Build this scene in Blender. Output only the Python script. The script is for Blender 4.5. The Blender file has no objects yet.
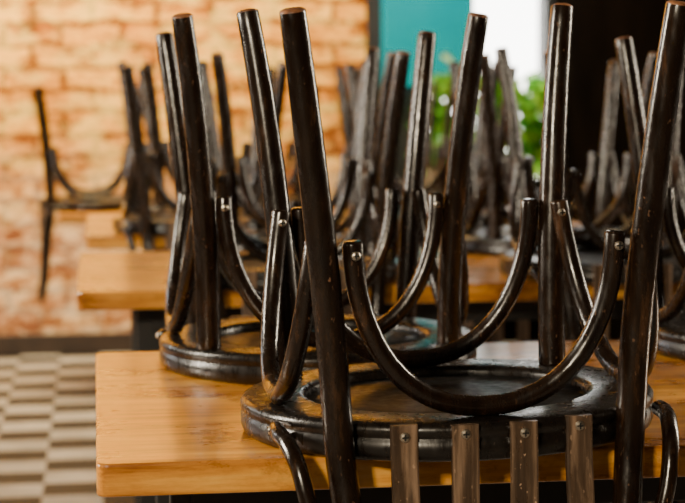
import bpy, bmesh, math, random
from mathutils import Vector, Matrix
random.seed(7)
scene = bpy.context.scene
COL = scene.collection
R = math.radians

# ---------------------------------------------------------------- materials
def new_mat(name):
    m = bpy.data.materials.new(name); m.use_nodes = True
    nt = m.node_tree
    b = nt.nodes.get("Principled BSDF")
    return m, nt, b

def N(nt, t, **kw):
    n = nt.nodes.new(t)
    for k, v in kw.items():
        setattr(n, k, v)
    return n

def ramp(nt, fac, stops):
    r = N(nt, 'ShaderNodeValToRGB')
    e = r.color_ramp.elements
    while len(e) > 1: e.remove(e[-1])
    e[0].position, e[0].color = stops[0][0], (*stops[0][1], 1)
    for p, c in stops[1:]:
        x = e.new(p); x.color = (*c, 1)
    nt.links.new(fac, r.inputs[0])
    return r

def coords(nt, scale, kind='Object', loc=(0,0,0)):
    tc = N(nt, 'ShaderNodeTexCoord'); mp = N(nt, 'ShaderNodeMapping')
    mp.inputs['Scale'].default_value = scale
    mp.inputs['Location'].default_value = loc
    nt.links.new(tc.outputs[kind], mp.inputs[0])
    return mp.outputs[0]

def noise(nt, vec, scale, detail=6, rough=0.6):
    n = N(nt, 'ShaderNodeTexNoise')
    n.inputs['Scale'].default_value = scale
    n.inputs['Detail'].default_value = detail
    n.inputs['Roughness'].default_value = rough
    nt.links.new(vec, n.inputs['Vector'])
    return n.outputs[0]

def bump(nt, b, h, strength, dist=0.002):
    bp = N(nt, 'ShaderNodeBump')
    bp.inputs['Strength'].default_value = strength
    bp.inputs['Distance'].default_value = dist
    nt.links.new(h, bp.inputs['Height'])
    nt.links.new(bp.outputs[0], b.inputs['Normal'])

def mixc(nt, fac, a, b_, blend='MIX'):
    mx = N(nt,'ShaderNodeMix', data_type='RGBA', blend_type=blend)
    if isinstance(fac,(int,float)): mx.inputs[0].default_value = fac
    else: nt.links.new(fac, mx.inputs[0])
    for i,x in ((6,a),(7,b_)):
        if isinstance(x,tuple): mx.inputs[i].default_value = (*x,1)
        else: nt.links.new(x, mx.inputs[i])
    return mx.outputs[2]

def dark_wood(name, dark, mid, worn, rough=0.27, thr=0.62, stretch=(1,1,0.18), chip=0.655, spec=0.5, bmp=0.28):
    m, nt, b = new_mat(name)
    v = coords(nt, stretch)
    n1 = noise(nt, v, 60, 8, 0.65)
    r = ramp(nt, n1, [(0.32, dark), (thr-0.05, mid), (thr+0.12, worn)])
    n3 = noise(nt, coords(nt, (1,1,0.45), loc=(3,1,2)), 230, 3, 0.55)
    cf = ramp(nt, n3, [(chip,(0,0,0)),(chip+0.03,(1,1,1))])
    n4 = noise(nt, coords(nt, (1,1,1), loc=(1,5,2)), 14, 3, 0.5)
    area_ = ramp(nt, n4, [(0.45,(0.1,0.1,0.1)),(0.6,(1,1,1))])
    cm = N(nt,'ShaderNodeMath', operation='MULTIPLY'); nt.links.new(cf.outputs[0], cm.inputs[0]); nt.links.new(area_.outputs[0], cm.inputs[1])
    lite = tuple(min(1,c*2.0+0.02) for c in worn)
    nt.links.new(mixc(nt, cm.outputs[0], r.outputs[0], lite), b.inputs['Base Color'])
    n2 = noise(nt, coords(nt, (1,1,0.3)), 90, 5, 0.6)
    rr = N(nt, 'ShaderNodeMapRange')
    rr.inputs['From Min'].default_value = 0.3; rr.inputs['From Max'].default_value = 0.7
    rr.inputs['To Min'].default_value = rough-0.08; rr.inputs['To Max'].default_value = rough+0.14
    nt.links.new(n2, rr.inputs[0]); nt.links.new(rr.outputs[0], b.inputs['Roughness'])
    b.inputs['Specular IOR Level'].default_value = spec
    bump(nt, b, n2, bmp, 0.0014)
    return m

M_LEG = dark_wood("dark_varnished_bentwood", (0.005,0.0024,0.0013), (0.014,0.0068,0.0032), (0.07,0.032,0.014), 0.21, 0.62, chip=0.665, spec=0.55, bmp=0.25)
M_SLAT = dark_wood("worn_slat_wood", (0.02,0.012,0.008), (0.08,0.049,0.030), (0.28,0.18,0.115), 0.31, 0.54, (1,1,0.06), 0.64)
M_SEAT = dark_wood("seat_wood", (0.004,0.003,0.0025), (0.010,0.007,0.005), (0.045,0.028,0.018), 0.27, 0.66, (1,1,1), 0.68)
M_PANEL = dark_wood("seat_underside_plywood", (0.006,0.0058,0.0056), (0.013,0.0125,0.012), (0.04,0.036,0.032), 0.42, 0.66, (0.15,1,1), 0.68, spec=0.22, bmp=0.12)
M_TIP = dark_wood("worn_foot_end_grain", (0.02,0.008,0.004), (0.12,0.045,0.018), (0.36,0.15,0.06), 0.5, 0.48)

m, nt, b = new_mat("screw_steel"); M_SCREW = m
b.inputs['Metallic'].default_value = 1; b.inputs['Base Color'].default_value = (0.6,0.53,0.43,1); b.inputs['Roughness'].default_value = 0.35
m, nt, b = new_mat("screw_slot_dark"); M_SLOT = m
b.inputs['Base Color'].default_value = (0.01,0.01,0.01,1)

# table wood
m, nt, b = new_mat("honey_varnished_table_wood"); M_TABLE = m
v = coords(nt, (0.08,1,1))
g = noise(nt, v, 46, 9, 0.68)
r1 = ramp(nt, g, [(0.30,(0.32,0.095,0.012)), (0.43,(0.68,0.27,0.032)), (0.56,(0.90,0.42,0.058)), (0.72,(0.98,0.58,0.13))])
g2 = noise(nt, coords(nt,(0.6,1,1)), 8, 7, 0.7)
r2 = ramp(nt, g2, [(0.36,(0.30,0.20,0.13)), (0.47,(0.85,0.78,0.68)), (0.58,(1,1,1))])
nt.links.new(mixc(nt,0.9,r1.outputs[0],r2.outputs[0],'MULTIPLY'), b.inputs['Base Color'])
rr = N(nt, 'ShaderNodeMapRange'); rr.inputs['To Min'].default_value=0.16; rr.inputs['To Max'].default_value=0.42
nt.links.new(g2, rr.inputs[0]); nt.links.new(rr.outputs[0], b.inputs['Roughness'])
b.inputs['Coat Weight'].default_value = 0.25; b.inputs['Coat Roughness'].default_value = 0.14
bump(nt, b, g, 0.2, 0.001)

m, nt, b = new_mat("black_powder_coated_steel"); M_STEEL = m
n_ = noise(nt, coords(nt,(1,1,1)), 40)
r_ = ramp(nt, n_, [(0.3,(0.006,0.006,0.006)),(0.7,(0.014,0.012,0.01))]); nt.links.new(r_.outputs[0], b.inputs['Base Color'])
b.inputs['Roughness'].default_value = 0.5

# bricks: pale wash, with the orange light on it put into the colour
m, nt, b = new_mat("lime_washed_brick_painted_glow"); M_BRICK = m
tc = N(nt,'ShaderNodeTexCoord'); sp = N(nt,'ShaderNodeSeparateXYZ'); cb = N(nt,'ShaderNodeCombineXYZ')
nt.links.new(tc.outputs['Object'], sp.inputs[0])
nt.links.new(sp.outputs[0], cb.inputs[0]); nt.links.new(sp.outputs[2], cb.inputs[1])
nzc = N(nt,'ShaderNodeTexNoise'); nzc.inputs['Scale'].default_value = 8; nzc.inputs['Detail'].default_value = 4
nt.links.new(tc.outputs['Object'], nzc.inputs['Vector'])
dm = mixc(nt, 0.035, cb.outputs[0], nzc.outputs[1], 'LINEAR_LIGHT')
br = N(nt,'ShaderNodeTexBrick')
br.inputs['Scale'].default_value = 1.0
br.inputs['Brick Width'].default_value = 0.25; br.inputs['Row Height'].default_value = 0.092
br.inputs['Mortar Size'].default_value = 0.014; br.inputs['Mortar Smooth'].default_value = 0.5
br.inputs['Bias'].default_value = -0.05
br.inputs['Color1'].default_value = (0.98,0.52,0.075,1)
br.inputs['Color2'].default_value = (0.70,0.27,0.022,1)
br.inputs['Mortar'].default_value = (0.26,0.085,0.01,1)
nt.links.new(dm, br.inputs['Vector'])
pn = noise(nt, coords(nt,(1,1,2.0)), 6.5, 9, 0.78)
pr = ramp(nt, pn, [(0.40,(0.22,0.11,0.05)), (0.48,(0.70,0.56,0.40)), (0.55,(1.0,1.0,1.0))])
up_ = mixc(nt, 1, br.outputs[0], pr.outputs[0], 'MULTIPLY')
hi = ramp(nt, noise(nt, coords(nt,(1,1,2.2),loc=(4,0,2)), 4.6, 8, 0.75), [(0.49,(0,0,0)),(0.58,(1,1,1))])
hm = N(nt,'ShaderNodeMath', operation='MULTIPLY'); hm.inputs[1].default_value=0.6; nt.links.new(hi.outputs[0],hm.inputs[0])
up2 = mixc(nt, hm.outputs[0], up_, (1.0,0.70,0.17))
mr = N(nt,'ShaderNodeMapRange'); mr.inputs['From Min'].default_value = 0.95; mr.inputs['From Max'].default_value = 0.5  # painted light: golden glow above fades to paler pinkish brick below
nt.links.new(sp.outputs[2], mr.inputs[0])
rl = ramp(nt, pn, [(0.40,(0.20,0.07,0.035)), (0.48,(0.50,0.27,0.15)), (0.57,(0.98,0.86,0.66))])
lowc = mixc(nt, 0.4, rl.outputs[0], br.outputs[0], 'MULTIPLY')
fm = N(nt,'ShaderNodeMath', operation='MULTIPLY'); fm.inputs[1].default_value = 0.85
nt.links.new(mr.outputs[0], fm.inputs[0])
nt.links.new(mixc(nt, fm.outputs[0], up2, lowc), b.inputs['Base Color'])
b.inputs['Roughness'].default_value = 0.9; b.inputs['Specular IOR Level'].default_value = 0.1
bump(nt, b, br.outputs[1], -0.9, 0.018)

# checker floor
m, nt, b = new_mat("checkered_floor_tiles"); M_FLOOR = m
v = coords(nt,(1,1,0.0),loc=(0,0,0.04))
ck = N(nt,'ShaderNodeTexChecker'); ck.inputs['Scale'].default_value = 1/0.165
ck.inputs['Color1'].default_value = (0.42,0.38,0.34,1); ck.inputs['Color2'].default_value = (0.035,0.027,0.023,1)
nt.links.new(v, ck.inputs[0])
fn = noise(nt, v, 6, 5); fr = ramp(nt, fn, [(0.3,(0.6,0.6,0.6)),(0.7,(1.0,1.0,1.0))])
nt.links.new(mixc(nt,1,ck.outputs[0],fr.outputs[0],'MULTIPLY'), b.inputs['Base Color']); b.inputs['Roughness'].default_value = 0.65
b.inputs['Specular IOR Level'].default_value = 0.15

def simple(name, c1, c2, rough=0.7, sc=12, spec=0.5):
    m, nt, b = new_mat(name)
    n = noise(nt, coords(nt,(1,1,1)), sc); r = ramp(nt, n, [(0.3,c1),(0.7,c2)])
    nt.links.new(r.outputs[0], b.inputs['Base Color']); b.inputs['Roughness'].default_value = rough
    b.inputs['Specular IOR Level'].default_value = spec
    return m
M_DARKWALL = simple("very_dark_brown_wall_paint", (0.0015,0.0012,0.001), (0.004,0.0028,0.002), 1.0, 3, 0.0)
M_PLASTER = simple("plain_dim_plaster", (0.03,0.022,0.016), (0.045,0.034,0.025), 0.9, 4)
M_BASE = simple("dark_baseboard_wood", (0.02,0.012,0.008), (0.04,0.022,0.014), 0.5)
M_FRAME = simple("dark_window_frame", (0.006,0.006,0.007), (0.012,0.012,0.012), 0.6)
M_TEAL = simple("teal_blind_fabric", (0.0,0.21,0.30), (0.0,0.27,0.37), 0.9, 3, 0.0)
M_POT = simple("terracotta_pot", (0.25,0.09,0.04), (0.35,0.13,0.06), 0.8)
m, nt, b = new_mat("fresh_green_leaf"); M_LEAF = m
n = noise(nt, coords(nt,(1,1,1)), 14); r = ramp(nt, n, [(0.34,(0.012,0.09,0.012)),(0.48,(0.08,0.34,0.02)),(0.62,(0.50,0.75,0.08))])
nt.links.new(r.outputs[0], b.inputs['Base Color']); b.inputs['Roughness'].default_value = 0.4
tr = N(nt,'ShaderNodeBsdfTranslucent'); nt.links.new(r.outputs[0], tr.inputs[0])
ms = N(nt,'ShaderNodeMixShader'); ms.inputs[0].default_value = 0.45
nt.links.new(b.outputs[0], ms.inputs[1]); nt.links.new(tr.outputs[0], ms.inputs[2])
nt.links.new(ms.outputs[0], nt.nodes['Material Output'].inputs[0])

# ---------------------------------------------------------------- mesh helpers
def link(o): COL.objects.link(o); return o

def mesh_obj(name, bm, mats, smooth=True):
    me = bpy.data.meshes.new(name)
    bmesh.ops.recalc_face_normals(bm, faces=bm.faces)
    bm.to_mesh(me); bm.free()
    for mt in (mats if isinstance(mats,(list,tuple)) else [mats]): me.materials.append(mt)
    if smooth:
        for p in me.polygons: p.use_smooth = True
    return link(bpy.data.objects.new(name, me))

def catmull(pts, n):
    P = [Vector(p) for p in pts]
    P = [P[0]*2-P[1]] + P + [P[-1]*2-P[-2]]
    out = []
    segs = len(P)-3
    for i in range(segs):
        p0,p1,p2,p3 = P[i:i+4]
        for k in range(n):
            t = k/n
            out.append(0.5*((2*p1)+(-p0+p2)*t+(2*p0-5*p1+4*p2-p3)*t*t+(-p0+3*p1-3*p2+p3)*t**3))
    out.append(P[-2].copy())
    return out

def add_tube(bm, pts, rad, seg=18, tip_end=False, flat=1.0, up=None):
    n = len(pts)
    tang = []
    for i in range(n):
        a = pts[max(0,i-1)]; c = pts[min(n-1,i+1)]
        tang.append((c-a).normalized())
    ref = up if up else (Vector((1,0,0)) if abs(tang[0].x) < 0.9 else Vector((0,1,0)))
    u = (ref - tang[0]*ref.dot(tang[0])).normalized()
    st = []
    for i in range(n):
        u = (u - tang[i]*u.dot(tang[i])).normalized()
        st.append((pts[i], u.copy(), tang[i].cross(u), rad(i/(n-1)), tang[i]))
    def ends(s, sign):
        p,u_,w_,r_,t_ = s
        b_ = 0.28*r_; res=[]
        for k in (0.0, 0.5, 0.87):
            res.append((p - t_*sign*(b_*k), u_, w_, r_-b_*(1-math.sqrt(max(0,1-(1-k)**2)))))
        return res
    rd = ends(st[0],-1) + [s[:4] for s in st[1:-1]] + list(reversed(ends(st[-1],1)))
    rings = []
    for p,u_,w_,r_ in rd:
        rings.append([bm.verts.new(p + u_*math.cos(2*math.pi*k/seg)*r_ + w_*math.sin(2*math.pi*k/seg)*r_*flat) for k in range(seg)])
    for a in range(len(rings)-1):
        for k in range(seg):
            f = bm.faces.new((rings[a][k], rings[a][(k+1)%seg], rings[a+1][(k+1)%seg], rings[a+1][k]))
            if tip_end and a >= len(rings)-3: f.material_index = 1
    bm.faces.new(rings[0][::-1])
    f = bm.faces.new(rings[-1])
    if tip_end: f.material_index = 1
    return bm

def tube_obj(name, ctrl, rad, mats, n=8, **kw):
    bm = bmesh.new()
    if not callable(rad):
        rv = rad; rad = lambda u: rv
    add_tube(bm, catmull(ctrl, n), rad, **kw)
    return mesh_obj(name, bm, mats)

def lathe(name, prof, mats, seg=96, sx=0.0):
    bm = bmesh.new(); rings = []
    for r_, z_ in prof:
        if r_ < 1e-6: rings.append([bm.verts.new((0,0,z_))])
        else:
            kx = 1+sx
            rings.append([bm.verts.new((r_*kx*math.cos(2*math.pi*k/seg), r_*math.sin(2*math.pi*k/seg), z_)) for k in range(seg)])
    for a in range(len(rings)-1):
        A,B = rings[a],rings[a+1]
        for k in range(seg):
            if len(A)==1: bm.faces.new((A[0],B[k],B[(k+1)%seg]))
            elif len(B)==1: bm.faces.new((A[k],B[0],A[(k+1)%seg]))
            else: bm.faces.new((A[k],A[(k+1)%seg],B[(k+1)%seg],B[k]))
    return mesh_obj(name, bm, mats)

def box(name, lo, hi, mat, bev=0.0, segs=2, vert_bev=0.0):
    bm = bmesh.new()
    lo=Vector(lo); hi=Vector(hi); c=(lo+hi)/2; s=hi-lo
    bmesh.ops.create_cube(bm, size=1, matrix=Matrix.Translation(c)@Matrix.Diagonal((*s,1)))
    if vert_bev:
        es=[e for e in bm.edges if abs((e.verts[0].co-e.verts[1].co).z)>abs(s.z)*0.9]
        bmesh.ops.bevel(bm, geom=es, offset=vert_bev, segments=6, profile=0.5, affect='EDGES')
    if bev:
        es=[e for e in bm.edges if len(e.link_faces)==2 and e.calc_face_angle(0)>1.2] if vert_bev else bm.edges[:]
        bmesh.ops.bevel(bm, geom=es, offset=bev, segments=segs, profile=0.5, affect='EDGES')
    return mesh_obj(name, bm, mat, smooth=False)

def struct(o): o["kind"]="structure"; return o

# ---------------------------------------------------------------- chair (upside-down, seat top at z=0, back towards -y)
RS = 0.215; KX = 0.055; RX = RS*(1+KX); T = 0.040
def rim_y(x, off=0.0): return -(RS*math.sqrt(1-(x/RX)**2)+off)
def build_chair_parts():
    parts = []
    seat = lathe("seat", [(0,0.003),(0.17,0.003),(0.19,0.0),(0.206,0.0),(0.2125,0.003),(RS,0.010),(RS,0.021),(0.2125,0.0235),(0.2125,0.0255),(RS,0.028),(RS,0.034),(0.212,0.0385),(0.207,T),(0.155,T),(0.149,T-0.002),(0.147,T-0.006),(0.147,T-0.012)], [M_SEAT], 112, KX)
    panel = lathe("seat_panel", [(0.1475,T-0.016),(0.1475,T-0.010),(0.08,T-0.0105),(0,T-0.011)], [M_PANEL], 96, KX)
    panel.parent = seat
    panel["label"] = "thin plywood underside panel set into seat ring"
    parts.append(seat)
    rl = lambda u: 0.0160 - 0.0028*u**1.6
    for sx in (-1,1):
        pts=[]
        for k in range(9):
            s=k/8
            pts.append((sx*(0.157+0.031*s**2.0), 0.122+0.042*s**1.5, T-0.002+(0.467-T)*s))
        parts.append(tube_obj("front_leg", pts, rl, [M_LEG,M_TIP], n=3, seg=20, tip_end=True))
    for sx in (-1,1):
        pts=[(sx*0.136,-0.214,-0.315),(sx*0.136,-0.206,-0.23),(sx*0.138,-0.198,-0.15),(sx*0.143,-0.189,-0.07),(sx*0.150,-0.1785,0.0)]
        for k in range(1,9):
            s=k/8
            pts.append((sx*(0.152+0.041*s**1.35), -0.1775-0.040*s**1.5, 0.03+0.422*s))
        parts.append(tube_obj("back_post", pts, lambda u: 0.0130+0.0024*math.sin(math.pi*min(1,max(0,u)))**0.8, [M_LEG,M_TIP], n=3, seg=20, tip_end=True))
    def ubrace(p0, p1, b0, rr=0.0105):
        p0=Vector(p0);p1=Vector(p1);b0=Vector(b0)
        c=(p0+p1)/2; ax=(p1-p0)/2; dn=b0-c
        pts=[]
        for k in range(33):
            a=math.pi*k/32
            ca,sa=math.cos(a),math.sin(a)
            x=-math.copysign(abs(ca)**0.88,ca); y=abs(sa)**0.94
            pts.append(c+ax*x+dn*y)
        bm=bmesh.new()
        add_tube(bm, pts, lambda u: rr, seg=16)
        return mesh_obj("brace", bm, [M_LEG])
    ZB=T+0.0100; ZT=0.224
    parts.append(ubrace((-0.135,-0.190,ZT),(0.133,-0.190,ZT),(0,-0.176,ZB)))
    parts.append(ubrace((-0.137,0.137,ZT+0.012),(0.137,0.137,ZT+0.012),(0,0.150,ZB)))
    for sx in (-1,1):
        parts.append(ubrace((sx*0.168,-0.164,ZT),(sx*0.163,0.106,ZT+0.012),(sx*0.194,-0.03,ZB)))
    for sx in (-1,1):
        parts.append(tube_obj("hip_brace", [(sx*0.2050,-0.112,0.026),(sx*0.2045,-0.135,0.024),(sx*0.200,-0.158,0.018),(sx*0.193,-0.182,-0.002),(sx*0.185,-0.194,-0.04),(sx*0.171,-0.199,-0.085),(sx*0.158,-0.202,-0.125),(sx*0.149,-0.206,-0.155)], 0.0088, [M_LEG], n=5, seg=14))
    slx=(-0.090,-0.032,0.028,0.089)
    for x in slx:
        yy=rim_y(x,0.0045)
        path=[(x,yy,0.040),(x,yy,0.0),(x,yy*0.5-0.107,-0.06),(x,-0.214,-0.15),(x,-0.216,-0.23),(x,-0.218,-0.28)]
        pp=catmull(path,5)
        bm=bmesh.new(); rings=[]
        w=0.0135; t=0.004
        for p in pp:
            rings.append([bm.verts.new((p.x+a,p.y+c,p.z)) for a,c in ((-w,-t+0.0015),(-w+0.002,-t),(w-0.002,-t),(w,-t+0.0015),(w,t),(-w,t))])
        for a in range(len(rings)-1):
            for k in range(6):
                bm.faces.new((rings[a][k],rings[a][(k+1)%6],rings[a+1][(k+1)%6],rings[a+1][k]))
        bm.faces.new(rings[0]); bm.faces.new(rings[-1])
        s=mesh_obj("slat", bm, [M_SLAT], smooth=False)
        s["label"]="flat worn brown wooden back slat"
        parts.append(s)
    cr=[(-0.150,-0.214,-0.30),(-0.08,-0.224,-0.302),(0,-0.228,-0.303),(0.08,-0.224,-0.302),(0.150,-0.214,-0.30)]
    bm=bmesh.new(); add_tube(bm, catmull(cr,6), lambda u:0.0095, seg=16, up=Vector((0,1,0)), flat=3.8)
    parts.append(mesh_obj("crest_rail", bm, [M_LEG]))
    def screw(pos, nrm, r_=0.0052):
        bm=bmesh.new()
        q=Vector(nrm).to_track_quat('Z','Y').to_matrix().to_4x4()
        mt=Matrix.Translation(Vector(pos))@q
        rings=[]
        for a,z in [(r_,-0.002),(r_,0.0006),(r_*0.8,0.0016),(r_*0.45,0.0021),(0,0.0023)]:
            if a==0: rings.append([bm.verts.new(mt@Vector((0,0,z)))])
            else: rings.append([bm.verts.new(mt@Vector((a*math.cos(k*math.pi/8),a*math.sin(k*math.pi/8),z))) for k in range(16)])
        for a in range(len(rings)-1):
            A,B=rings[a],rings[a+1]
            for k in range(16):
                if len(B)==1: bm.faces.new((A[k],A[(k+1)%16],B[0]))
                else: bm.faces.new((A[k],A[(k+1)%16],B[(k+1)%16],B[k]))
        for s in ((0.0033,0.0008),(0.0008,0.0033)):
            g=bmesh.ops.create_cube(bm,size=1,matrix=mt@Matrix.Translation((0,0,0.0018))@Matrix.Diagonal((s[0]*2,s[1]*2,0.0016,1)))
            for v_ in g['verts']:
                for f in v_.link_faces: f.material_index=1
        parts.append(mesh_obj("screw", bm, [M_SCREW,M_SLOT], smooth=False))
    for i,x in enumerate(slx):
        screw((x,rim_y(x,0.0087),(0.028,0.031,0.029,0.030)[i]),(0,-1,0))
    for sx in (-1,1):
        screw((sx*0.1340,-0.2003,ZT-0.014),(0,-1,0.05),0.0046)
        screw((sx*0.1365,0.1472,ZT-0.002),(0,1,0),0.0046)
        screw((sx*0.1635,0.0955,ZT-0.002),(sx*0.1,-1,0),0.0046)
        screw((sx*0.2130,-0.118,0.026),(sx,-0.3,0),0.0042)
    return parts

def place_chair(loc, rotz, parts, label, tilt=0.0, sz=1.0, seat_k=1.0):
    e=bpy.data.objects.new("dining_chair",None); e.empty_display_size=0.1
    link(e)
    e.location=loc; e.rotation_euler=(0,R(tilt),rotz); e.scale=(1,1,sz)
    e["label"]=label; e["category"]="chair"; e["group"]="upturned bentwood chairs on the tables"
    for p in parts:
        c=p.copy(); link(c); c.parent=e
        if p.name=="seat": c.scale=(seat_k,1,1)
        for ch in p.children:
            cc=ch.copy(); link(cc); cc.parent=c
    return e

tmpl=build_chair_parts()
tmpl_far=[p for p in tmpl if not p.name.startswith("screw")]
TZ=0.75
D="dark varnished bentwood chair upside down, "
L4="dark bentwood chair upside down on low table near bricks"
chairs=[
 ((0.378,2.000,TZ+0.004),R(2.5),True,"dark bentwood chair upside down, slats hanging over table edge",-1.0,0.994,1),
 ((0.295,2.500,TZ),math.pi+R(0.5),True,D+"seat on honey wooden table",0,1,0.95),
 ((0.975,2.500,TZ),math.pi,True,D+"seat on honey wooden table",0,0.98,0.95),
 ((0.365,3.565,TZ),R(-1),False,D+"on a wooden table",0,0.96,1),
 ((1.010,3.565,TZ),R(2),False,D+"on a wooden table",0,0.96,1),
 ((0.440,4.095,TZ),math.pi+R(1),False,D+"on a wooden table",0,0.95,1),
 ((1.020,4.095,TZ),math.pi-R(2),False,D+"on a wooden table",0,0.94,1),
 ((0.265,4.835,TZ),R(2),False,D+"on a wooden table",0,0.94,1),
 ((0.860,4.835,TZ),R(-3),False,D+"on a wooden table",0,0.92,1),
 ((0.330,5.335,TZ),math.pi,False,D+"on a wooden table",0,0.94,1),
 ((0.930,5.335,TZ),math.pi+R(4),False,D+"on a wooden table",0,0.94,1),
 ((0.010,6.95,0.67),R(-90),False,L4,0,1,1),
 ((0.58,6.80,0.67),R(0),False,L4,0,1,1),
 ((1.09,6.95,0.67),R(90),False,L4,0,1,1),
]
for loc,rz,det,lab,ti,sz,sk in chairs:
    place_chair(loc,rz,tmpl if det else tmpl_far,lab,ti,sz,sk)
for p in tmpl:
    for ch in list(p.children): bpy.data.objects.remove(ch)
    bpy.data.objects.remove(p)

# ---------------------------------------------------------------- tables
def table(x0,x1,y0,y1,zt,label,rot=0,inset=0.10,lw=0.022):
    e=bpy.data.objects.new("dining_table",None); link(e)
    cx,cy=(x0+x1)/2,(y0+y1)/2; e.location=(cx,cy,0); e.rotation_euler=(0,0,rot)
    e["label"]=label; e["category"]="table"; e["group"]="honey wooden tables in a row"
    hx,hy=(x1-x0)/2,(y1-y0)/2
    t=box("table_top",(-hx,-hy,zt-0.034),(hx,hy,zt),M_TABLE,bev=0.003,vert_bev=0.012); t.parent=e
    a=box("apron",(-hx+inset,-hy+0.11,zt-0.085),(hx-inset,hy-0.11,zt-0.034),M_STEEL,bev=0.002); a.parent=e
    for sx in (-1,1):
        for sy in (-1,1):
            px,py=sx*(hx-inset),sy*(hy-0.14)
            l=box("leg",(px-lw,py-lw,0),(px+lw,py+lw,zt-0.034),M_STEEL,bev=0.003); l.parent=e
    return e
table(-0.006,1.30,1.855,2.645,TZ,"honey varnished wooden table carrying upturned chairs")
table(-0.040,1.36,3.42,4.24,TZ,"honey varnished wooden table with upturned chairs",0,0.135,0.025)
table(-0.03,1.28,4.69,5.48,TZ,"honey varnished wooden table with upturned chairs",0,0.3)
table(-0.140,1.25,6.655,7.35,0.67,"lower honey wooden table near brick wall",0,0.45)

# ---------------------------------------------------------------- room
YB=7.85; XR=1.95; XL=-3.0; YF=-2.0; H=3.0; XR2=4.0; YS=4.6
WX0,WX1,WZ0,WZ1=1.20,1.93,0.66,2.4
struct(box("floor",(XL,YF,-0.05),(XR2,YB+0.2,0),M_FLOOR))
struct(box("ceiling",(XL,YF,H),(XR2,YB+0.2,H+0.1),M_PLASTER))
def addbox(bm,lo,hi):
    lo=Vector(lo);hi=Vector(hi);c=(lo+hi)/2;s=hi-lo
    bmesh.ops.create_cube(bm,size=1,matrix=Matrix.Translation(c)@Matrix.Diagonal((*s,1)))
bm=bmesh.new()
addbox(bm,(XL,YB,0),(WX0-0.06,YB+0.2,H))
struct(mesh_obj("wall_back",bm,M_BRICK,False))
bm=bmesh.new()
addbox(bm,(WX0-0.06,YB,0),(XR,YB+0.2,WZ0))
addbox(bm,(WX0-0.06,YB,WZ1),(XR,YB+0.2,H))
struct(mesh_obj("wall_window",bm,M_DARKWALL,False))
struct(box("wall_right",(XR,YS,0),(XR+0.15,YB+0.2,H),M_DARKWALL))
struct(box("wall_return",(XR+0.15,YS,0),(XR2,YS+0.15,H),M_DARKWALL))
struct(box("wall_side",(XR2,YF,0),(XR2+0.1,YS+0.15,H),M_PLASTER))
struct(box("wall_left",(XL-0.1,YF,0),(XL,YB+0.2,H),M_PLASTER))
struct(box("wall_front",(XL,YF-0.1,0),(XR2,YF,H),M_PLASTER))
struct(box("baseboard_back",(XL,YB-0.02,0),(WX0-0.06,YB,0.085),M_BASE,bev=0.004))
bm=bmesh.new()
for lo,hi in (((WX0-0.06,YB-0.03,WZ0),(WX0+0.005,YB+0.12,WZ1)),((WX1-0.02,YB-0.03,WZ0),(WX1+0.02,YB+0.12,WZ1)),
              ((WX0-0.06,YB-0.03,WZ1-0.05),(WX1,YB+0.12,WZ1)),((WX0,YB+0.02,WZ0),(WX1,YB+0.1,WZ0+0.05)),((1.585,YB+0.03,WZ0),(1.61,YB+0.09,WZ1)),
              ((WX0,YB+0.03,WZ0),(1.40,YB+0.08,1.15))):
    addbox(bm,lo,hi)
struct(mesh_obj("window_1",bm,M_FRAME,False))
struct(box("trim_1",(WX0-0.06,YB-0.22,WZ0-0.04),(XR,YB+0.02,WZ0),M_BASE,bev=0.004))
e=bpy.data.objects.new("roller_blind",None); link(e); e.location=(1.395,YB-0.05,WZ1)
e["label"]="teal fabric roller blind half lowered in the window"; e["category"]="window blind"
bm=bmesh.new(); addbox(bm,(-0.195,-0.003,-1.27),(0.195,0.003,-0.03))
o=mesh_obj("blind_fabric",bm,M_TEAL,False); o.parent=e
bm=bmesh.new(); addbox(bm,(-0.195,-0.008,-1.29),(0.195,0.008,-1.268)); o=mesh_obj("bottom_bar",bm,M_TEAL,False); o.parent=e
bm=bmesh.new(); add_tube(bm,[Vector((-0.195,0,-0.02)),Vector((0,0,-0.02)),Vector((0.2,0,-0.02))],lambda u:0.018,seg=12); o=mesh_obj("roller_tube",bm,M_FRAME); o.parent=e
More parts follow.
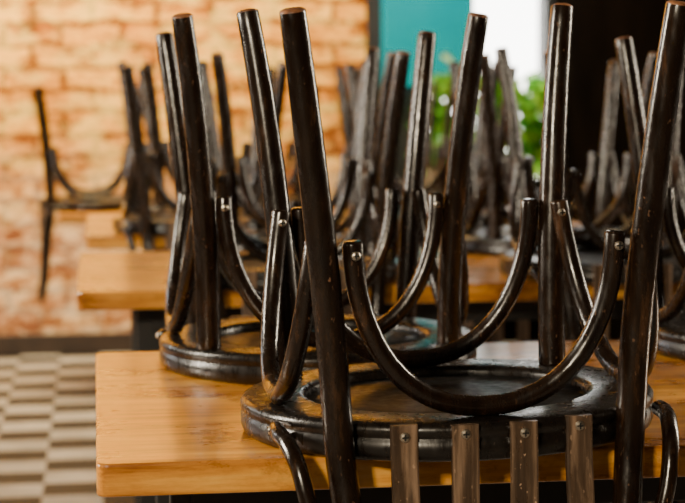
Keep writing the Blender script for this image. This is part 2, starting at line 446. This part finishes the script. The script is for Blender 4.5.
def plant(x,y,z,n,spread,hgt,seed):
    rnd=random.Random(seed)
    e=bpy.data.objects.new("potted_plant",None); link(e); e.location=(x,y,z)
    e["label"]="leafy green potted plant on the window sill"; e["category"]="plant"; e["group"]="plants on the window sill"
    p=lathe("pot",[(0,0),(0.05,0),(0.068,0.10),(0.074,0.10),(0.074,0.12),(0.064,0.12),(0.062,0.105),(0.0,0.105)],[M_POT],32); p.parent=e
    bm=bmesh.new()
    for i in range(n):
        az=rnd.uniform(0,2*math.pi); r0=rnd.uniform(0.02,spread); zz=rnd.uniform(0.10,hgt)
        L=rnd.uniform(0.08,0.14); W=L*rnd.uniform(0.28,0.42)
        base=Vector((math.cos(az)*r0*0.8,math.sin(az)*r0*0.25-0.03,zz))
        q=Matrix.Rotation(az+rnd.uniform(-.8,.8),4,'Z')@Matrix.Rotation(rnd.uniform(-0.9,0.7),4,'Y')@Matrix.Rotation(rnd.uniform(-1,1),4,'X')
        mt=Matrix.Translation(base)@q
        prev=None
        for k in range(7):
            s=k/6; w=W*math.sin(math.pi*min(0.98,s*0.9+0.08))**0.8*(1 if k<6 else 0.1)
            c=Vector((L*s,0,-0.25*L*s*s))
            vs=[bm.verts.new(mt@(c+Vector(d))) for d in ((0,-w,0.15*w),(0,0,0),(0,w,0.15*w))]
            if prev:
                bm.faces.new((prev[0],prev[1],vs[1],vs[0])); bm.faces.new((prev[1],prev[2],vs[2],vs[1]))
            prev=vs
    f=mesh_obj("foliage",bm,[M_LEAF]); f.parent=e
    bm=bmesh.new()
    for i in range(9):
        az=rnd.uniform(0,6.28); r1=rnd.uniform(0.3,0.9)*spread
        add_tube(bm,catmull([(0,0,0.10),(math.cos(az)*r1*0.3,math.sin(az)*r1*0.15,hgt*0.5),(math.cos(az)*r1,math.sin(az)*r1*0.4,hgt*0.95)],4),lambda u:0.003,seg=6)
    s=mesh_obj("stem",bm,[M_LEAF]); s.parent=e
plant(1.49,YB-0.14,WZ0,110,0.14,0.52,3)
plant(1.77,YB-0.14,WZ0,110,0.13,0.46,5)

# ---------------------------------------------------------------- world & light
w=bpy.data.worlds.new("World"); scene.world=w; w.use_nodes=True
bg=w.node_tree.nodes['Background']; bg.inputs[0].default_value=(1.0,0.98,0.92,1); bg.inputs[1].default_value=10.0

def area(name,loc,target,sx,sy,power,col):
    l=bpy.data.lights.new(name,'AREA'); l.shape='RECTANGLE'; l.size=sx; l.size_y=sy; l.energy=power; l.color=col
    o=link(bpy.data.objects.new(name,l)); o.location=loc
    d=Vector(target)-Vector(loc); o.rotation_euler=d.to_track_quat('-Z','Y').to_euler()
    return o
area("highlight_strip_left",(-2.9,3.1,1.75),(0.4,2.3,0.9),0.26,1.9,240,(1.0,0.88,0.70))  # added strip for left leg highlights; this wall has no window
area("highlight_strip_right",(3.8,3.4,1.9),(0.5,2.0,0.9),0.24,1.8,150,(1.0,0.86,0.66))  # added strip for right-hand leg highlights, no window built there
area("front_fill",(-1.6,-1.5,2.4),(0.6,2.2,0.7),0.4,0.4,150,(1.0,0.84,0.60))  # added fill behind the camera, brightens slats and front table edge
area("wall_wash_fill",(-0.6,6.9,2.9),(-0.4,7.85,1.2),2.6,0.25,270,(1.0,0.76,0.38))  # added warm wash from above for the bricks, no fixture modelled
area("floor_fill",(-2.9,6.2,1.6),(-0.6,6.4,0.0),0.8,1.0,45,(0.95,0.97,1.0))  # added cool fill inside the room to lift the floor tiles
area("sill_fill",(1.5,7.0,2.85),(1.55,7.8,1.2),0.5,0.2,32,(1.0,0.98,0.94))  # added fill overhead to brighten the teal blind and plants

# ---------------------------------------------------------------- camera
cam=bpy.data.cameras.new("camera"); co=link(bpy.data.objects.new("camera",cam))
co.matrix_world = Matrix.Translation((0,0,TZ+0.38)) @ Matrix.Rotation(R(-7.5),4,'Z') @ Matrix.Rotation(R(90-5.2),4,'X') @ Matrix.Rotation(R(-0.4),4,'Z')
cam.sensor_fit='HORIZONTAL'; cam.sensor_width=36; cam.lens=36*1864/685
cam.clip_start=0.05
cam.dof.use_dof=True; cam.dof.focus_distance=1.95; cam.dof.aperture_fstop=7.0
scene.camera=co
